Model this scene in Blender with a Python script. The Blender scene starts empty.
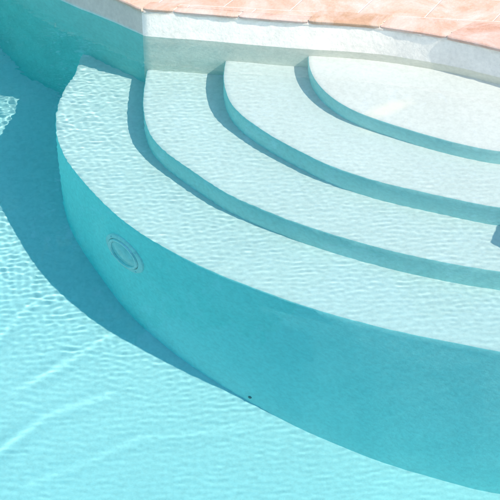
import bpy, bmesh, math, random
import numpy as np
from mathutils import Vector, Matrix, noise

random.seed(7)
S = bpy.context.scene
R = math.radians

# ------------------------------------------------------------------ camera
PITCH, DIST = R(36.0), 7.0
cam_d = bpy.data.cameras.new('camera')
cam = bpy.data.objects.new('camera', cam_d)
S.collection.objects.link(cam)
cam.location = (0, -DIST*math.cos(PITCH), DIST*math.sin(PITCH))
cam.rotation_euler = (R(90) - PITCH, 0, 0)
cam_d.sensor_width = 36
cam_d.lens = 1400/500*36
cam_d.clip_start, cam_d.clip_end = .1, 500
S.camera = cam

# ------------------------------------------------------------------ light
SUN_EL, SUN_AZ = R(46), R(28)        # azimuth: from +x turned towards the camera (-y)
to_sun = Vector((math.cos(SUN_EL)*math.cos(SUN_AZ), -math.cos(SUN_EL)*math.sin(SUN_AZ), math.sin(SUN_EL)))
W = bpy.data.worlds.new('World'); S.world = W; W.use_nodes = True
wn = W.node_tree.nodes; wl = W.node_tree.links
bg = wn['Background']; bg.inputs['Strength'].default_value = .125
sky = wn.new('ShaderNodeTexSky'); sky.sky_type = 'NISHITA'; sky.sun_disc = False
sky.sun_elevation = SUN_EL
sky.sun_rotation = math.atan2(to_sun.x, to_sun.y)
sky.dust_density = .8
wl.new(sky.outputs[0], bg.inputs['Color'])
sd = bpy.data.lights.new('sun', 'SUN'); sun = bpy.data.objects.new('sun', sd)
S.collection.objects.link(sun)
sd.energy = 2.7; sd.angle = R(.5); sd.color = (1, .93, .81)
sun.location = to_sun*20
sun.rotation_euler = to_sun.to_track_quat('Z', 'Y').to_euler()
sd.cycles.is_caustics_light = True

S.view_settings.view_transform = 'Standard'
S.view_settings.look = 'None'
S.view_settings.exposure = 1.32
S.view_settings.gamma = 1
S.render.engine = 'CYCLES'
S.cycles.use_denoising = True
S.cycles.max_bounces = 20
S.cycles.diffuse_bounces = 10
S.cycles.transmission_bounces = 8
S.cycles.sample_clamp_indirect = 6
S.cycles.blur_glossy = 0

# ------------------------------------------------------------------ material helpers
def mat(name, color, rough=.8, spec=.3):
    m = bpy.data.materials.new(name); m.use_nodes = True
    b = m.node_tree.nodes['Principled BSDF']
    b.inputs['Base Color'].default_value = (*color, 1)
    b.inputs['Roughness'].default_value = rough
    b.inputs['Specular IOR Level'].default_value = spec
    return m, m.node_tree.nodes, m.node_tree.links, b

def noise_tex(n, l, scale, detail=4, vec=None, rough=.55, dist=0):
    t = n.new('ShaderNodeTexNoise'); t.inputs['Scale'].default_value = scale
    t.inputs['Detail'].default_value = detail; t.inputs['Roughness'].default_value = rough
    t.inputs['Distortion'].default_value = dist
    if vec: l.new(vec, t.inputs['Vector'])
    return t

def ramp(n, l, src, stops):
    r = n.new('ShaderNodeValToRGB'); e = r.color_ramp.elements
    while len(e) < len(stops): e.new(.5)
    for k, (p, c) in enumerate(stops):
        e[k].position = p; e[k].color = (*c, 1) if len(c) == 3 else c
    l.new(src, r.inputs[0]); return r

def mixc(n, l, fac, a, b, mode='MIX'):
    m = n.new('ShaderNodeMix'); m.data_type = 'RGBA'; m.blend_type = mode
    for sock, v in ((0, fac), (6, a), (7, b)):
        if hasattr(v, 'is_linked') or isinstance(v, bpy.types.NodeSocket): l.new(v, m.inputs[sock])
        elif isinstance(v, (int, float)): m.inputs[sock].default_value = v
        else: m.inputs[sock].default_value = (*v, 1)
    return m.outputs[2]

def bump(n, l, b, h, strength, dist):
    u = n.new('ShaderNodeBump'); u.inputs['Strength'].default_value = strength
    u.inputs['Distance'].default_value = dist
    l.new(h, u.inputs['Height']); l.new(u.outputs[0], b.inputs['Normal']); return u

def plaster(name, col, dark, bump_d, mott=1.0, warm_reflection=None, shade_tint=None):
    m, n, l, b = mat(name, col, .85, .15)
    g = n.new('ShaderNodeNewGeometry').outputs['Position']
    a = noise_tex(n, l, 2.2*mott, 5, g); f = noise_tex(n, l, 34, 6, g, .7)
    r1 = ramp(n, l, a.outputs[0], [(.32, dark), (.62, col)])
    r2 = ramp(n, l, f.outputs[0], [(.3, (.86, .86, .86)), (.6, (1, 1, 1))])
    c = mixc(n, l, 1.0, r1.outputs[0], r2.outputs[0], 'MULTIPLY')
    if shade_tint is not None:         # turquoise shade tinted in below the ragged waterline, white stucco above
        xz = n.new('ShaderNodeSeparateXYZ'); l.new(g, xz.inputs[0]); c0 = c
        w = n.new('ShaderNodeMath'); w.operation = 'MULTIPLY_ADD'; l.new(a.outputs[0], w.inputs[0])
        w.inputs[1].default_value = .02; l.new(xz.outputs[2], w.inputs[2])
        rr = ramp(n, l, w.outputs[0], [(.0, (0, 0, 0)), (.028, (1, 1, 1))])
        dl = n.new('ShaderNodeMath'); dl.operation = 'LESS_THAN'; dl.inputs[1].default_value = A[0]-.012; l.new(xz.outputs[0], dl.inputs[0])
        c = mixc(n, l, dl.outputs[0], c, mixc(n, l, 1.0, c, (.70, .70, .68), 'MULTIPLY'))  # left wall dulled in its colour to stand for its shade
        # the shade-tinted basin ends at the corner of the step alcove, whose wall stays white
        cr = n.new('ShaderNodeMath'); cr.operation = 'GREATER_THAN'; cr.inputs[1].default_value = A[0]-.012; l.new(xz.outputs[0], cr.inputs[0])
        cy = n.new('ShaderNodeMath'); cy.operation = 'GREATER_THAN'; cy.inputs[1].default_value = -.1; l.new(xz.outputs[1], cy.inputs[0])
        cc = n.new('ShaderNodeMath'); cc.operation = 'MULTIPLY'; l.new(cr.outputs[0], cc.inputs[0]); l.new(cy.outputs[0], cc.inputs[1])
        ma = n.new('ShaderNodeMath'); ma.operation = 'MAXIMUM'; l.new(cc.outputs[0], ma.inputs[0]); l.new(rr.outputs[0], ma.inputs[1])
        c = mixc(n, l, ma.outputs[0], mixc(n, l, 1.0, c0, shade_tint, 'MULTIPLY'), c)
    if shade_tint is not None:         # grime and small pits in the stucco, thickest just under the tiles
        gn_ = noise_tex(n, l, 7, 6, g, .75)
        zz = n.new('ShaderNodeMath'); zz.operation = 'MULTIPLY_ADD'; zz.inputs[1].default_value = .13; l.new(gn_.outputs[0], zz.inputs[0]); l.new(xz.outputs[2], zz.inputs[2])
        r5 = ramp(n, l, zz.outputs[0], [(.215, (1, 1, 1)), (.262, (.74, .69, .62))])
        c = mixc(n, l, 1.0, c, r5.outputs[0], 'MULTIPLY')
    if warm_reflection is not None:        # warm water reflection painted into the tread as a sandy patch
        for (ctr, rot, sx, sy, sc) in warm_reflection:
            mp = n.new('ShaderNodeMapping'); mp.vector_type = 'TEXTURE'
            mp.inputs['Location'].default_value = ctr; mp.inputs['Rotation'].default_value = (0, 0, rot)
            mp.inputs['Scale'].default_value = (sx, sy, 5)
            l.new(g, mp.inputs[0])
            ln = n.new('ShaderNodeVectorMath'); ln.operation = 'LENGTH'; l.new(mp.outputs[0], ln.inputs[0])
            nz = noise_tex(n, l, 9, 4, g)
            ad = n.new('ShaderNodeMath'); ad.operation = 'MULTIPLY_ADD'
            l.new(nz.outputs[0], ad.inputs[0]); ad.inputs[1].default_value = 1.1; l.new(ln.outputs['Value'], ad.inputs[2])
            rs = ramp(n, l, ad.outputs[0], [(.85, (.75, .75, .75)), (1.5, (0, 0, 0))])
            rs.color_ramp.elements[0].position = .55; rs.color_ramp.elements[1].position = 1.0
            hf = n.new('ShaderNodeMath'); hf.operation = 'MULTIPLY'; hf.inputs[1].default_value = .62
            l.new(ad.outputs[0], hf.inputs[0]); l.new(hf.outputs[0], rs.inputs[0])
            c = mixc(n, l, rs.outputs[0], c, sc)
    l.new(c, b.inputs['Base Color'])
    h = n.new('ShaderNodeMath'); h.operation = 'MULTIPLY_ADD'
    f2 = noise_tex(n, l, 9, 3, g)
    l.new(f2.outputs[0], h.inputs[0]); h.inputs[1].default_value = 2.0; l.new(f.outputs[0], h.inputs[2])
    bump(n, l, b, h.outputs[0], .6, bump_d)
    return m

A = (-.667, 2.302)   # inner corner where the step alcove meets the left wall
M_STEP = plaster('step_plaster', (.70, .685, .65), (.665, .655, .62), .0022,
                 warm_reflection=[((.80, 1.47, -.1), R(38), .24, .075, (.80, .72, .62))])
M_RISER = plaster('shade_aqua_plaster', (.60, .96, .94), (.50, .91, .89), .003)  # turquoise shade of the deep riser put into its base colour
M_STEP_RISER = plaster('pale_shade_aqua_plaster', (.56, .85, .83), (.50, .80, .79), .003)  # inner risers: their shade tinted into the plaster, paler
M_WALL = plaster('stucco', (.80, .745, .655), (.73, .68, .60), .004, 2.5, shade_tint=(.42, .92, .99))
M_FLOOR = plaster('floor_plaster', (.92, .765, .735), (.87, .73, .705), .003, .6)

# water
def water_mat():
    m = bpy.data.materials.new('pool_water'); m.use_nodes = True
    n = m.node_tree.nodes; l = m.node_tree.links; n.clear()
    o = n.new('ShaderNodeOutputMaterial'); g = n.new('ShaderNodeBsdfGlass')
    g.inputs['IOR'].default_value = 1.33; g.inputs['Roughness'].default_value = 0
    l.new(g.outputs[0], o.inputs['Surface'])
    return m
M_WATER = water_mat()
def depth_mat():
    m = bpy.data.materials.new('water_depth'); m.use_nodes = True
    n = m.node_tree.nodes; l = m.node_tree.links; n.clear()
    o = n.new('ShaderNodeOutputMaterial'); v = n.new('ShaderNodeVolumeAbsorption')
    v.inputs['Color'].default_value = (0.0, .865, .915, 1); v.inputs['Density'].default_value = .41
    l.new(v.outputs[0], o.inputs['Volume'])
    return m
M_DEPTH = depth_mat()

# terracotta
def terracotta(name, grid=False, edge=False):
    m, n, l, b = mat(name, (.56, .33, .25), .8, .2)
    g = n.new('ShaderNodeNewGeometry').outputs['Position']
    a = noise_tex(n, l, 5, 6, g, .65, .6); f = noise_tex(n, l, 60, 4, g)
    c = ramp(n, l, a.outputs[0], [(.26, (.48, .29, .20)), (.50, (.52, .34, .25)), (.74, (.55, .39, .31))]).outputs[0]
    if not grid:                 # each tile its own tone
        oi = n.new('ShaderNodeVertexColor'); oi.layer_name = 'tone'
        c = mixc(n, l, 1.0, c, oi.outputs[0], 'MULTIPLY')
    h = f.outputs[0]
    if grid:
        # skewed tile courses
        sp = n.new('ShaderNodeSeparateXYZ'); l.new(g, sp.inputs[0])
        def lin(ax, ay, k):
            p = n.new('ShaderNodeMath'); p.operation = 'MULTIPLY_ADD'; l.new(sp.outputs[0], p.inputs[0])
            p.inputs[1].default_value = ax; p.inputs[2].default_value = k
            q = n.new('ShaderNodeMath'); q.operation = 'MULTIPLY_ADD'; l.new(sp.outputs[1], q.inputs[0])
            q.inputs[1].default_value = ay; l.new(p.outputs[0], q.inputs[2]); return q.outputs[0]
        cb = n.new('ShaderNodeCombineXYZ')
        l.new(lin(1, -.55, 1.2), cb.inputs[0]); l.new(lin(.12, 1, -2.294), cb.inputs[1])
        wb = noise_tex(n, l, 3, 2, g)
        mm = n.new('ShaderNodeVectorMath'); mm.operation = 'MULTIPLY_ADD'
        l.new(wb.outputs['Color'], mm.inputs[0]); mm.inputs[1].default_value = (.02, .02, 0); l.new(cb.outputs[0], mm.inputs[2])
        bt = n.new('ShaderNodeTexBrick'); l.new(mm.outputs[0], bt.inputs[0])
        bt.inputs['Scale'].default_value = 1; bt.inputs['Brick Width'].default_value = .44
        bt.inputs['Row Height'].default_value = .30; bt.inputs['Mortar Size'].default_value = .006
        bt.inputs['Mortar Smooth'].default_value = .5
        bt.inputs['Color1'].default_value = (1, 1, 1, 1); bt.inputs['Color2'].default_value = (.88, .86, .86, 1)
        bt.inputs['Mortar'].default_value = (1, 1, 1, 1)
        c = mixc(n, l, 1.0, c, bt.outputs['Color'], 'MULTIPLY')
        c = mixc(n, l, bt.outputs['Fac'], c, (.60, .47, .40))
        s = n.new('ShaderNodeMath'); s.operation = 'SUBTRACT'; l.new(f.outputs[0], s.inputs[0]); l.new(bt.outputs['Fac'], s.inputs[1])
        h = s.outputs[0]
    gr = ramp(n, l, noise_tex(n, l, 28, 7, g, .8).outputs[0], [(.32, (.88, .86, .84)), (.56, (1.03, 1.03, 1.03))])
    c = mixc(n, l, 1.0, c, gr.outputs[0], 'MULTIPLY')
    # pale lime bloom smeared over the clay
    bl = noise_tex(n, l, 2.2, 5, g, .7, 1.2)
    r2 = ramp(n, l, bl.outputs[0], [(.42, (0, 0, 0)), (.68, (.7, .7, .7))])
    c = mixc(n, l, r2.outputs[0], c, (.62, .52, .48))
    l.new(c, b.inputs['Base Color'])
    bump(n, l, b, h, .5, .004)
    return m
M_TILE = terracotta('terracotta')
M_DECK = terracotta('terracotta_courses', grid=True)
M_GROUT = plaster('white_grout', (.68, .61, .53), (.50, .42, .36), .004, 4)

def simple(name, col, rough, metal=0, spec=.5):
    m, n, l, b = mat(name, col, rough, spec); b.inputs['Metallic'].default_value = metal
    t = noise_tex(n, l, 40, 3, n.new('ShaderNodeNewGeometry').outputs['Position'])
    r = ramp(n, l, t.outputs[0], [(.3, tuple(x*.85 for x in col)), (.7, col)])
    l.new(r.outputs[0], b.inputs['Base Color']); return m
M_STEEL = simple('brushed_steel', (.84, .86, .86), .45, .3)
M_WHITE = simple('white_plastic', (.86, .88, .86), .35)
M_DARK = simple('dark_plastic', (.11, .19, .19), .4)
M_LENS = simple('lens_plastic', (.66, .80, .80), .15)
M_RAFT = simple('raft_foam', (.12, .35, .45), .5)
M_GRASS, gn, gl, gb = mat('lawn', (.06, .10, .03), .9, .1)
_t = noise_tex(gn, gl, 6, 8, gn.new('ShaderNodeNewGeometry').outputs['Position'])
gl.new(ramp(gn, gl, _t.outputs[0], [(.3, (.04, .08, .02)), (.7, (.09, .13, .04))]).outputs[0], gb.inputs['Base Color'])

# ------------------------------------------------------------------ object helpers
def link(name, bm, m, parent=None, smooth=False, recv=True, sharp=R(40)):
    me = bpy.data.meshes.new(name); bm.normal_update(); bm.to_mesh(me); bm.free()
    me.materials.append(m)
    o = bpy.data.objects.new(name, me); S.collection.objects.link(o)
    if smooth:
        for p in me.polygons: p.use_smooth = True
        me.set_sharp_from_angle(angle=sharp)
    if parent: o.parent = parent
    o.cycles.is_caustics_receiver = recv
    return o

def tag(o, label=None, cat=None, group=None, kind=None):
    if label: o['label'] = label
    if cat: o['category'] = cat
    if group: o['group'] = group
    if kind: o['kind'] = kind
    return o

def empty(name, loc, rot=(0, 0, 0)):
    o = bpy.data.objects.new(name, None); S.collection.objects.link(o)
    o.location = loc; o.rotation_euler = rot; o.empty_display_size = .1; return o

def chaikin(p, it=2, closed=False):
    for _ in range(it):
        q = [] if closed else [p[0]]
        N = len(p)
        for i in range(N if closed else N-1):
            a, b = p[i], p[(i+1) % N]
            q.append((a[0]*.75+b[0]*.25, a[1]*.75+b[1]*.25)); q.append((a[0]*.25+b[0]*.75, a[1]*.25+b[1]*.75))
        if not closed: q.append(p[-1])
        p = q
    return p

def resample(p, step, closed=False):
    P = np.array(p + ([p[0]] if closed else []), float)
    s = np.r_[0, np.cumsum(np.hypot(*np.diff(P, axis=0).T))]
    N = max(2, int(round(s[-1]/step)))
    t = np.linspace(0, s[-1], N+1)
    if closed: t = t[:-1]
    return [(float(np.interp(u, s, P[:, 0])), float(np.interp(u, s, P[:, 1]))) for u in t]

# ------------------------------------------------------------------ pool outline (metres, z = 0 is the water)
RIM = .17            # top of the stucco
TOP = .205           # top of the coping
A = (-.667, 2.302)   # inner corner where the step alcove meets the left wall
alcove = [A, (-.46, 2.268), (-.252, 2.236), (0, 2.19), (.31, 2.137), (.6, 2.10), (.83, 2.055), (1.04, 1.985), (1.25, 1.905), (1.45, 1.80),
          (1.75, 1.62), (2.1, 1.36), (2.45, 1.05), (2.8, .66), (3.1, .22)]
rest = [(3.1, .22), (3.38, -.05), (3.55, -.7), (3.6, -1.5), (3.45, -2.4), (3.0, -3.2), (2.2, -3.8), (1.1, -4.2), (0, -4.3), (-1.4, -4.3), (-3.0, -3.9),
        (-4.3, -3.0), (-5.1, -1.6), (-5.4, 0), (-5.3, 1.8), (-4.8, 3.4), (-4.0, 4.4), (-3.1, 4.75), (-2.45, 4.5), (-2.05, 3.95), (-1.78, 3.42),
        (-1.52, 3.07), (-1.26, 2.815), (-.94, 2.555), A]
alc = resample(chaikin(alcove), .04)
rst = resample(chaikin(rest), .06)
OUT = alc[:-1] + rst[:-1]           # runs clockwise seen from above

def offset(poly, d):
    """outward offset of the closed outline"""
    N = len(poly); res = []
    ar = sum(poly[i][0]*poly[(i+1) % N][1]-poly[(i+1) % N][0]*poly[i][1] for i in range(N))
    sg = 1 if ar > 0 else -1
    for i in range(N):
        a, b, c = poly[i-1], poly[i], poly[(i+1) % N]
        n1 = Vector((b[1]-a[1], a[0]-b[0])).normalized(); n2 = Vector((c[1]-b[1], b[0]-c[0])).normalized()
        m = (n1+n2); m = m/max(.35, m.length_squared/2) if m.length > 1e-6 else n1
        res.append((b[0]+sg*m.x*d, b[1]+sg*m.y*d))
    return res

# pool wall: inner face with trowelled unevenness, a top and an outer face
bm = bmesh.new()
zs = [RIM, RIM-.02, .10, .05, .01, -.02, -.08, -.2, -.4, -.7, -1.0, -1.4, -1.9, -2.6, -3.0]
rings = []
def wob(x, y, z, a=.006):
    return a*(noise.noise(Vector((x*3, y*3, z*5)))+.4*noise.noise(Vector((x*11, y*11, z*13))))
for z in zs:
    k = 0 if z > RIM-.001 else 1
    off = offset(OUT, 0)
    nrm = offset(OUT, .01)
    rings.append([bm.verts.new((p[0]+(q[0]-p[0])*100*wob(p[0], p[1], z), p[1]+(q[1]-p[1])*100*wob(p[0], p[1], z), z)) for p, q in zip(off, nrm)])
o2 = offset(OUT, .22)
rings.insert(0, [bm.verts.new((p[0], p[1], RIM)) for p in o2])
rings.insert(0, [bm.verts.new((p[0], p[1], -3.0)) for p in o2])
N = len(OUT)
for a, b in zip(rings, rings[1:]):
    for i in range(N): bm.faces.new((a[i], a[(i+1) % N], b[(i+1) % N], b[i]))
bmesh.ops.recalc_face_normals(bm, faces=bm.faces)
wall = link('pool_wall', bm, M_WALL, smooth=True)
tag(wall, 'white rough stucco pool wall under the terracotta coping, curving round the steps', 'pool wall')

# pool floor: slopes down away from the left wall
fy = [-6, -.5, -.1, .3, .6, .8, 1.1, 1.5, 3, 6]; fz = [2.4, 2.28, 2.16, 1.96, 1.88, 1.82, 1.72, 1.62, 1.58, 1.55]
bm = bmesh.new(); xs = np.arange(-6, 4.3, .12); ys = np.arange(-5, 5.4, .12)
def fl(x, y): return -float(np.mean([np.interp(y+d, fy, fz) for d in (-.15, 0, .15)])) + .012*noise.noise(Vector((x, y, 0)))
V = [[bm.verts.new((x, y, fl(x, y))) for x in xs] for y in ys]
for i in range(len(ys)-1):
    for j in range(len(xs)-1): bm.faces.new((V[i][j], V[i][j+1], V[i+1][j+1], V[i+1][j]))
floor = tag(link('pool_floor', bm, M_FLOOR, smooth=True), 'pale aqua plaster pool floor under deep water', None, kind='structure')

# ------------------------------------------------------------------ steps
E1 = [(0.363, 2.16), (0.364, 2.0), (0.387, 1.848), (0.438, 1.70), (0.51, 1.575), (0.587, 1.482), (0.676, 1.403), (0.86, 1.282), (0.972, 1.210), (1.133, 1.12), (1.294, 1.048), (1.401, 1.012)]
E2 = [(-0.155, 2.23), (-0.165, 2.047), (-0.157, 1.873), (-0.121, 1.695), (-0.05, 1.545), (0.05, 1.41), (0.162, 1.28), (0.286, 1.155), (0.396, 1.05), (0.505, 0.966), (0.667, 0.868), (0.827, 0.79), (0.987, 0.725), (1.143, 0.662), (1.35, 0.588)]
E3 = [(-0.664, 2.30), (-0.668, 1.977), (-0.657, 1.798), (-0.632, 1.64), (-0.583, 1.475), (-0.518, 1.36), (-0.444, 1.255), (-0.286, 1.07), (-0.17, 0.942), (-0.056, 0.838), (0.165, 0.68), (0.38, 0.552), (0.538, 0.467), (0.694, 0.395), (0.797, 0.351), (1.002, 0.273), (1.305, 0.182)]
E4 = [(-1.120, 2.75), (-1.140, 2.55), (-1.145, 2.42), (-1.180, 2.29), (-1.21, 2.12), (-1.22, 1.974), (-1.208, 1.82), (-1.176, 1.64), (-1.113, 1.44), (-0.997, 1.224), (-0.862, 1.01), (-0.737, 0.83), (-0.60, 0.68), (-0.437, 0.53), (-0.269, 0.392), (-0.107, 0.284), (0.053, 0.188), (0.209, 0.101), (0.363, 0.023), (0.514, -0.045), (0.738, -0.138), (1.034, -0.232), (1.249, -0.302)]
EXT = [  # the ends of the arcs, beyond the right edge of the picture
    [(1.58, .985), (1.85, 1.02), (2.10, 1.15), (2.32, 1.40)],
    [(1.62, .54), (1.95, .56), (2.3, .72), (2.55, .95), (2.75, 1.2)],
    [(1.62, .125), (2.0, .13), (2.4, .27), (2.75, .52), (3.05, .8)],
    [(1.6, -.36), (2.0, -.38), (2.5, -.27), (2.95, -.02), (3.35, .4)]]
DEP = [.10, .27, .49, .70]
steps = empty('pool_steps', (1.4, 2.25, -3))
tag(steps, 'four curved white plaster steps fanning down into the pool', 'pool steps')
for k, (E, X, d) in enumerate(zip((E1, E2, E3, E4), EXT, DEP)):
    edge = resample(chaikin(E+X, 2), .035)
    back = [(3.6, 1.9), (2.6, 2.6), (1.4, 2.45)] + ([(.5, 2.4)] if k < 2 else [(0, 2.5)]) 
    if k == 3: back = [(3.7, 1.9), (2.6, 2.6), (0, 2.6), (-.55, 2.5), (-.85, 2.7)]
    if k == 2: back = [(3.6, 1.9), (2.6, 2.6), (0, 2.5), (-.6, 2.42)]
    if k == 0: back = [(2.9, 1.6), (2.3, 2.4), (1.4, 2.45), (.5, 2.4)]
    ne = len(edge)
    bm = bmesh.new()
    P = edge + back; NP = len(P)
    nrm = offset(P, 1.0)
    def pt(i, off, z):
        x, y = P[i]; nx, ny = nrm[i][0]-x, nrm[i][1]-y
        if i >= ne: off = 0
        w = off + (0 if i >= ne else wob(x, y, z, .004))
        ln = math.hypot(nx, ny); nx /= ln; ny /= ln
        return (x+nx*w, y+ny*w, z)
    prof = [(-.030, 0.001), (-.012, -.001), (-.003, -.006), (0, -.016), (0, -.06), (.0, -.12), (0.002, -.2), (.002, -.3), (.0, -.6), (0, -1.0), (0, -1.4), (0, -3+d)]
    rg = [[bm.verts.new(pt(i, o_, -d+z)) for i in range(NP)] for o_, z in prof]
    for a, b in zip(rg, rg[1:]):
        for i in range(NP): bm.faces.new((a[i], a[(i+1) % NP], b[(i+1) % NP], b[i]))
    top = bm.faces.new(rg[0]); bmesh.ops.triangulate(bm, faces=[top])
    bmesh.ops.recalc_face_normals(bm, faces=bm.faces)
    bm.normal_update()
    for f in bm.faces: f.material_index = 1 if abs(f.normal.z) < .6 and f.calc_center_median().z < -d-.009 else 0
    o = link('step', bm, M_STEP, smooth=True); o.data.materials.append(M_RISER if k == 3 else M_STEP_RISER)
    o.parent = steps; o.matrix_parent_inverse = Matrix.Translation(-steps.location)

# ------------------------------------------------------------------ coping
def outline_dense():
    return alc[:-1], rst[:-1]
cop = empty('pool_coping', (0, 2.25, RIM))
tag(cop, 'pink terracotta coping tiles with white grout edging the pool', 'pool coping')
def row_depth(p, alcv):
    if not alcv: return .30
    line = 2.294-.12*p[0]
    return min(.42, max(.05, line-p[1])) if p[0] < 1.6 else .32

def coping_run(path, alcv, tiles_bm, grout_bm, L=.44, start=0.0):
    P = np.array(path); s = np.r_[0, np.cumsum(np.hypot(*np.diff(P, axis=0).T))]
    fx = lambda u: np.array([np.interp(u, s, P[:, 0]), np.interp(u, s, P[:, 1])])
    def frame(u):
        a, b = fx(max(0, u-.03)), fx(min(s[-1], u+.03)); t = (b-a)/np.linalg.norm(b-a)
        return fx(u), t, np.array([-t[1], t[0]])      # outward = left of travel (outline runs clockwise)
    col = tiles_bm.loops.layers.color.get('tone') or tiles_bm.loops.layers.color.new('tone')
    u0 = -start
    while u0 < s[-1]-.02:
        u1 = u0+L*random.uniform(.93, 1.06)
        a, b = max(u0+.004, 0), min(u1-.004, s[-1])
        if s[-1]-u1 < .1: u1 = s[-1]; b = s[-1]
        over = (random.uniform(.009, .015) if alcv and fx(min(u0+.2, s[-1]))[0] < 1.0 else random.uniform(.015, .024)); dz = random.uniform(-.003, .003); th = TOP-RIM-.004
        tone = random.uniform(.92, 1.04); tc = (tone, tone*random.uniform(.95, 1.0), tone*random.uniform(.93, 1.0), 1)
        ns = max(2, int((b-a)/.03)); prev = None
        for j in range(ns+1):
            u = a+(b-a)*j/ns; p, t, nn = frame(u)
            w = row_depth(p, alcv)
            e = min(j, ns-j)/ns; rnd = .006*(1-min(1, e*ns/1.0))
            jit = .003*noise.noise(Vector((p[0]*20, p[1]*20, 3)))
            ov = over+jit-rnd
            prof = [(w, RIM+.004), (w, TOP+dz), (.05, TOP+dz), (-ov+.014, TOP+dz-.001-rnd*.5), (-ov+.005, TOP+dz-.004), (-ov, TOP+dz-.011), (-ov+.001, RIM+.014), (-ov+.006, RIM+.006), (-ov+.03, RIM+.002+.002*jit/.003)]
            lean = .45 if alcv else 0
            vs = [tiles_bm.verts.new((p[0]+nn[0]*o_+t[0]*max(0, o_)*lean, p[1]+nn[1]*o_+t[1]*max(0, o_)*lean, z)) for o_, z in prof]
            if prev:
                M_ = len(vs)
                for q in range(M_):
                    f = tiles_bm.faces.new((prev[q], prev[(q+1) % M_], vs[(q+1) % M_], vs[q]))
                    for lp in f.loops: lp[col] = tc
            else: f = tiles_bm.faces.new(vs); [lp.__setitem__(col, tc) for lp in f.loops]
            prev = vs
        f = tiles_bm.faces.new(prev)
        for lp in f.loops: lp[col] = tc
        u0 = u1
    # grout bed
    prev = None
    for u in np.arange(0, s[-1]+.02, .03):
        p, t, nn = frame(min(u, s[-1])); w = row_depth(p, alcv)+.012
        j = .005*noise.noise(Vector((p[0]*14, p[1]*14, 9)))
        prof = [(w, RIM-.01), (w, TOP-.005), (.006, TOP-.007), (-.001+j, TOP-.016), (-.004+j*1.4, RIM+.006), (-.003+j, RIM-.003), (.02, RIM-.01)]
        vs = [grout_bm.verts.new((p[0]+nn[0]*o_, p[1]+nn[1]*o_, z)) for o_, z in prof]
        if prev:
            for q in range(len(vs)): grout_bm.faces.new((prev[q], prev[(q+1) % len(vs)], vs[(q+1) % len(vs)], vs[q]))
        prev = vs
tb, gb_ = bmesh.new(), bmesh.new()
coping_run(alc, True, tb, gb_, start=.235)
coping_run(list(reversed([(x, y) for x, y in rst])) [::-1], False, tb, gb_)
for b_ in (tb, gb_): bmesh.ops.recalc_face_normals(b_, faces=b_.faces)
for nm, b_, m_ in (('tile_row', tb, M_TILE), ('grout', gb_, M_GROUT)):
    o = link(nm, b_, m_, smooth=True, sharp=R(35)); o.parent = cop; o.matrix_parent_inverse = Matrix.Translation(-cop.location)

# ------------------------------------------------------------------ terrace and lawn (rings round the pool)
def ring_sheet(inner, half, z, name, m):
    bm = bmesh.new()
    vi = [bm.verts.new((x, y, z)) for x, y in inner]; ei = [bm.edges.new((vi[i], vi[(i+1) % len(vi)])) for i in range(len(vi))]
    if isinstance(half, (int, float)):
        K = 16; outer = []
        c = [(-half, -half), (half, -half), (half, half), (-half, half)]
        outer = c
    else: outer = half
    vo = [bm.verts.new((x, y, z)) for x, y in outer]; eo = [bm.edges.new((vo[i], vo[(i+1) % len(vo)])) for i in range(len(vo))]
    bmesh.ops.triangle_fill(bm, edges=ei+eo, use_beauty=True)
    bmesh.ops.recalc_face_normals(bm, faces=bm.faces)
    for f in bm.faces:
        if f.normal.z < 0: f.normal_flip()
    return tag(link(name, bm, m), None, None, kind='structure')
dk = [(-9, -9), (8, -9), (8, 9), (-9, 9)]
ring_sheet(offset(OUT, .04), dk, TOP-.002, 'terrace', M_DECK)['label'] = 'pink terracotta terrace paving behind the coping'
ring_sheet(dk, 150, TOP-.06, 'lawn', M_GRASS)['label'] = 'lawn beyond the terrace'

# ------------------------------------------------------------------ water: rippled surface of a closed body
def axis(lo, hi, d0, d1, step):
    a = list(np.arange(lo, d0, .06)) + list(np.arange(d0, d1, step)) + list(np.arange(d1, hi+.06, .06))
    return np.array(a)
X = axis(-6.2, 4.4, -1.8, 2.5, .008); Y = axis(-5.4, 5.6, -2.2, 2.8, .008)
gx, gy = np.meshgrid(X, Y)
rng = np.random.default_rng(11)
H = np.zeros_like(gx)
left = 1/(1+np.exp((gx+.72)/.20))/(1+np.exp(-(gy-1.15)/.2))
# stronger ripples towards the upper left, calm over the steps on the right
calm = 1-.93/(1+np.exp((np.hypot(gx-1.45, gy-2.15)-1.20)/.07))       # the shallow top step lies almost still
low = 1/(1+np.exp((gy-.10-.30*np.clip(-gx, -1.5, .6))/.16))
amp = (.265 + .05/(1+np.exp((gx+.2)/.35)))*calm
fine = ((gx > -1.8) & (gx < 2.5) & (gy > -2.2) & (gy < 2.8)).astype(float)
for (cnt, l0, l1, sl, spread) in ((70, .028, .060, .0042, 14), (44, .032, .075, .0038, 50), (20, .10, .24, .0014, 32), (12, .5, 1.2, .0040, 24)):
    for i in range(cnt):
        lam = math.exp(rng.uniform(math.log(l0), math.log(l1)))
        th = rng.normal(R(86), R(spread)); k = 2*math.pi/lam; ph = rng.uniform(0, 2*math.pi)
        fd = fine if lam < .3 else 1.0
        # wave trains come in patches rather than running on for ever
        env = .6+.4*np.sin(gx*rng.uniform(1.5, 5)+gy*rng.uniform(-3, 3)+rng.uniform(0, 6))*np.sin(gy*rng.uniform(1.5, 5)+rng.uniform(0, 6))
        H += fd*env*(amp*(1-low*(.78 if spread < 21 else .95 if lam < .4 else .2))+left*(.85 if spread > 40 else (2.1 if spread > 15 else .15)))*sl/k*np.sin(k*(gx*math.cos(th)+gy*math.sin(th))+ph+.6*np.sin(gx*2.1+ph)+.5*np.sin(gy*1.7+2*ph))
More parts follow.
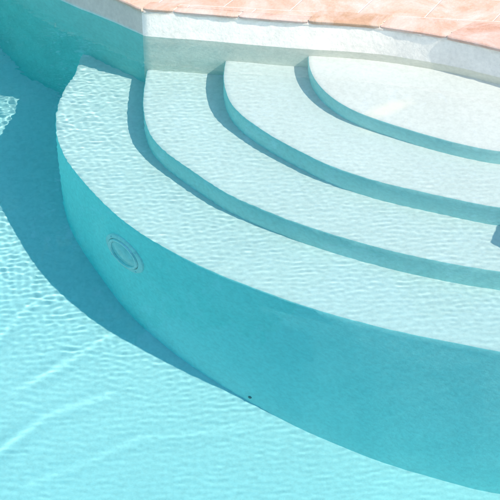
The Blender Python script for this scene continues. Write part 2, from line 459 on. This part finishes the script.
# a few isolated wavelets whose crests draw the long bright lines on the floor
for pts, h, w in [([(-0.323, -0.787), (-0.032, -0.467), (0.264, -0.31)], 0.0007, 0.04), ([(-0.275, -0.302), (0.013, -0.057), (0.324, 0.249)], 0.0007, 0.04), ([(-0.488, 0.0), (-0.332, 0.345), (-0.127, 0.455)], 0.0006, 0.035), ([(0.012, -0.888), (0.533, -0.596), (1.086, -0.52)], 0.0003, 0.035)]:
    best = np.full(gx.shape, 1e9); 
    for (ax, ay), (bx, by) in zip(pts, pts[1:]):
        dx, dy = bx-ax, by-ay; L2 = dx*dx+dy*dy
        t = np.clip(((gx-ax)*dx+(gy-ay)*dy)/L2, 0, 1); best = np.minimum(best, np.hypot(gx-ax-t*dx, gy-ay-t*dy))
    H += .75*h*np.exp(-(best/(w*1.2))**2)*(.55+.45*np.sin(gx*9+gy*5)*np.sin(gy*7-gx*3))
ny_, nx_ = gx.shape
top = np.c_[gx.ravel(), gy.ravel(), H.ravel()]
idx = np.arange(nx_*ny_).reshape(ny_, nx_)
faces = np.c_[idx[:-1, :-1].ravel(), idx[:-1, 1:].ravel(), idx[1:, 1:].ravel(), idx[1:, :-1].ravel()].tolist()
border = list(idx[0, :]) + list(idx[1:, -1]) + list(idx[-1, :-1][::-1]) + list(idx[1:-1, 0][::-1])
nb = len(border); base = len(top)
bot = top[border].copy(); bot[:, 2] = -3.2
for i in range(nb):
    j = (i+1) % nb; faces.append([int(border[j]), int(border[i]), base+i, base+j])
faces.append([base+i for i in range(nb)][::-1])
me = bpy.data.meshes.new('water'); me.from_pydata(np.r_[top, bot].tolist(), [], faces); me.update()
sm = np.ones(len(faces), bool); sm[-(nb+1):] = False
me.polygons.foreach_set('use_smooth', sm)
me.set_sharp_from_angle(angle=R(60))
me.materials.append(M_WATER)
water = bpy.data.objects.new('water', me); S.collection.objects.link(water)
tag(water, 'clear turquoise rippled pool water', None, kind='structure')
water.cycles.is_caustics_caster = True

# the body of the water, which swallows the red light; its top lies a few mm above the highest ripple
bm = bmesh.new()
ol = offset(OUT, .10)
t_ = [bm.verts.new((x, y, .008)) for x, y in ol]; b_ = [bm.verts.new((x, y, -3.1)) for x, y in ol]
for i in range(len(ol)): bm.faces.new((t_[i], t_[(i+1) % len(ol)], b_[(i+1) % len(ol)], b_[i]))
bm.faces.new(t_); bm.faces.new(b_[::-1])
bmesh.ops.recalc_face_normals(bm, faces=bm.faces)
body = link('water_body', bm, M_DEPTH, recv=False); body.parent = water

# ------------------------------------------------------------------ pool light set in the deep riser
def revolve(prof, seg=48):
    """profile of (radius, height) revolved about +z, closed to the axis where radius is 0"""
    bm = bmesh.new(); rr = []
    for r, z in prof:
        rr.append([bm.verts.new((0, 0, z))] if r == 0 else [bm.verts.new((r*math.cos(2*math.pi*i/seg), r*math.sin(2*math.pi*i/seg), z)) for i in range(seg)])
    for a, b in zip(rr, rr[1:]):
        for i in range(seg):
            j = (i+1) % seg
            if len(a) == 1: bm.faces.new((a[0], b[i], b[j]))
            elif len(b) == 1: bm.faces.new((a[i], a[j], b[0]))
            else: bm.faces.new((a[i], a[j], b[j], b[i]))
    bmesh.ops.recalc_face_normals(bm, faces=bm.faces); return bm
e4 = [Vector(p) for p in E4]
def on_riser(x):
    for a, b in zip(e4, e4[1:]):
        if a.x <= x <= b.x and a.y < 1.9:
            t = (b-a).normalized(); p = a+(b-a)*((x-a.x)/(b.x-a.x)); return p, Vector((t.y, -t.x))
    raise ValueError
p, nn = on_riser(-.715)
if nn.dot(Vector((-1, -1))) < 0: nn = -nn
M3 = Matrix.Identity(3)
zax = Vector((nn.x, nn.y, 0)).normalized(); yax = Vector((0, 0, 1)); xax = yax.cross(zax)
rot = Matrix((xax, yax, zax)).transposed()
pl = empty('pool_light', (p.x+zax.x*-.004, p.y+zax.y*-.004, -1.09), rot.to_euler())
pl.scale = (1.18, 1.18, 1)
tag(pl, 'round underwater pool light with pale rim on the deep riser below the lowest step', 'pool light')
link('flange', revolve([(.112, -.01), (.142, -.01), (.145, .004), (.142, .012), (.128, .018), (.116, .018), (.112, .010), (.112, -.01)]), M_WHITE, pl, True)
link('trim_ring', revolve([(.092, .004), (.110, .004), (.1115, .020), (.107, .027), (.098, .027), (.092, .020), (.092, .004)]), M_STEEL, pl, True)
link('lens', revolve([(.0915, .002), (.0915, .016), (.085, .019), (.06, .026), (.03, .030), (0, .031)]), M_LENS, pl, True)
for k in range(4):
    a = R(45+90*k); o = link('screw', revolve([(.006, .0), (.006, .020), (.004, .0225), (0, .0225)], 12), M_STEEL, pl, True)
    o.location = (.129*math.cos(a), .129*math.sin(a), 0)

# small dark fitting low on the same riser
p, nn = on_riser(.0)
if nn.dot(Vector((-1, -1))) < 0: nn = -nn
zax = Vector((nn.x, nn.y, 0)).normalized(); xax = yax.cross(zax); rot = Matrix((xax, yax, zax)).transposed()
fi = empty('wall_fitting', (p.x, p.y, -1.95), rot.to_euler())
tag(fi, 'tiny dark fitting at the foot of the deep riser', 'fitting')
link('body', revolve([(.011, -.01), (.011, .004), (.009, .006), (.006, .006), (.006, -.01)], 20), M_DARK, fi, True)
link('cap', revolve([(.0055, -.01), (.0055, .007), (.003, .009), (0, .009)], 16), M_DARK, fi, True)

# ------------------------------------------------------------------ unseen foam raft added past the right edge, shaped to cast a shadow corner
c0 = Vector((1.685, .228)); d1 = Vector((.37, .93)).normalized(); d2 = Vector((.69, -.73)).normalized()
ol = [c0+d1*.30, c0, c0+d2*.16, c0+d2*.16+Vector((1.25, -.22)), c0+d2*.02+Vector((1.62, .05)), c0+d1*.30+Vector((1.55, .10)), c0+d1*.30+Vector((.25, .16))]
def slab(ol, z0, z1, ins):
    bm = bmesh.new(); cx = sum((v.x for v in ol))/len(ol); cy = sum((v.y for v in ol))/len(ol); rg = []
    for k, z in ((ins, z0), (0, z0+ins*.6), (0, z1-ins*.6), (ins, z1)):
        r_ = []
        for v in ol:
            d = Vector((v.x-cx, v.y-cy)); L = d.length; q = d*(1-k/L); r_.append(bm.verts.new((cx+q.x, cy+q.y, z)))
        rg.append(r_)
    for a, b in zip(rg, rg[1:]):
        for i in range(len(ol)): bm.faces.new((a[i], a[(i+1) % len(ol)], b[(i+1) % len(ol)], b[i]))
    bm.faces.new(rg[0][::-1]); bm.faces.new(rg[-1]); bmesh.ops.recalc_face_normals(bm, faces=bm.faces); return bm
raft = empty('shadow_raft', (2.3, .3, 0))
tag(raft, 'unseen blue foam raft added to cast a shadow on a step', 'raft')
q = [Vector((v.x, v.y)) for v in ol]
for nm, bm_ in (('shadow_raft_mattress', slab(q, -.03, .035, .012)), ('shadow_raft_headrest', slab([Vector((2.75, .1)), Vector((3.02, .12)), Vector((3.02, .5)), Vector((2.75, .52))], .037, .085, .02))):
    o = link(nm, bm_, M_RAFT, smooth=True, sharp=R(50)); o.parent = raft; o.matrix_parent_inverse = Matrix.Translation(-raft.location)

# ------------------------------------------------------------------ tall hedge beyond the terrace, added unseen to block sky reflected in the water
hg = empty('sky_screen_hedge', (-2, 8.2, .15))
tag(hg, 'unseen tall green hedge beyond the terrace', 'sky_screen_hedge')
M_SCREEN_LEAF, ln_, ll_, lb_ = mat('sky_screen_leaves', (.06, .10, .04), .7, .2)
_i = noise_tex(ln_, ll_, 1.7, 5, ln_.new('ShaderNodeNewGeometry').outputs['Position'])
ll_.new(ramp(ln_, ll_, _i.outputs[0], [(.3, (.045, .075, .03)), (.7, (.10, .13, .06))]).outputs[0], lb_.inputs['Base Color'])
r2 = np.random.default_rng(5); NL = 42000
u = r2.uniform(-9, 9, NL); tz = r2.uniform(0, 1, NL)
hh = 6.4+.5*np.sin(u*1.3)+.4*np.sin(u*3.1+1); zz = tz*hh
dep = .75+.18*np.sin(u*2.3+zz*1.7)+.12*np.sin(u*5+zz*4)
side = r2.choice([-1, 1], NL, p=[.75, .25]); yy = side*dep*(1-.5*tz**6)*(1-.35*r2.random(NL)**2)
ctr = np.c_[u, yy, zz]; v1 = r2.normal(size=(NL, 3)); v1 /= np.linalg.norm(v1, axis=1)[:, None]
v2 = np.cross(v1, r2.normal(size=(NL, 3))); v2 /= np.linalg.norm(v2, axis=1)[:, None]
sz = r2.uniform(.07, .15, NL)[:, None]
q = np.stack([ctr-v1*sz, ctr+v2*sz*.5, ctr+v1*sz, ctr-v2*sz*.5], 1).reshape(-1, 3)
me = bpy.data.meshes.new('sky_screen_foliage'); me.from_pydata(q.tolist(), [], np.arange(NL*4).reshape(-1, 4).tolist()); me.materials.append(M_SCREEN_LEAF)
o = bpy.data.objects.new('sky_screen_foliage', me); S.collection.objects.link(o); o.parent = hg
M_BARK = simple('bark', (.10, .07, .05), .9)
bm = bmesh.new()
for k in range(18):
    x = -8.5+k; prev = None
    for z, r_ in ((0, .09), (1.5, .07), (3.2, .05), (5.4, .02)):
        rg = [bm.verts.new((x+.1*math.sin(z+k)+r_*math.cos(a_*math.pi/4), .1*math.cos(z*1.3+k)+r_*math.sin(a_*math.pi/4), z)) for a_ in range(8)]
        if prev:
            for a_ in range(8): bm.faces.new((prev[a_], prev[(a_+1) % 8], rg[(a_+1) % 8], rg[a_]))
        prev = rg
link('sky_screen_stems', bm, M_BARK, hg, True)
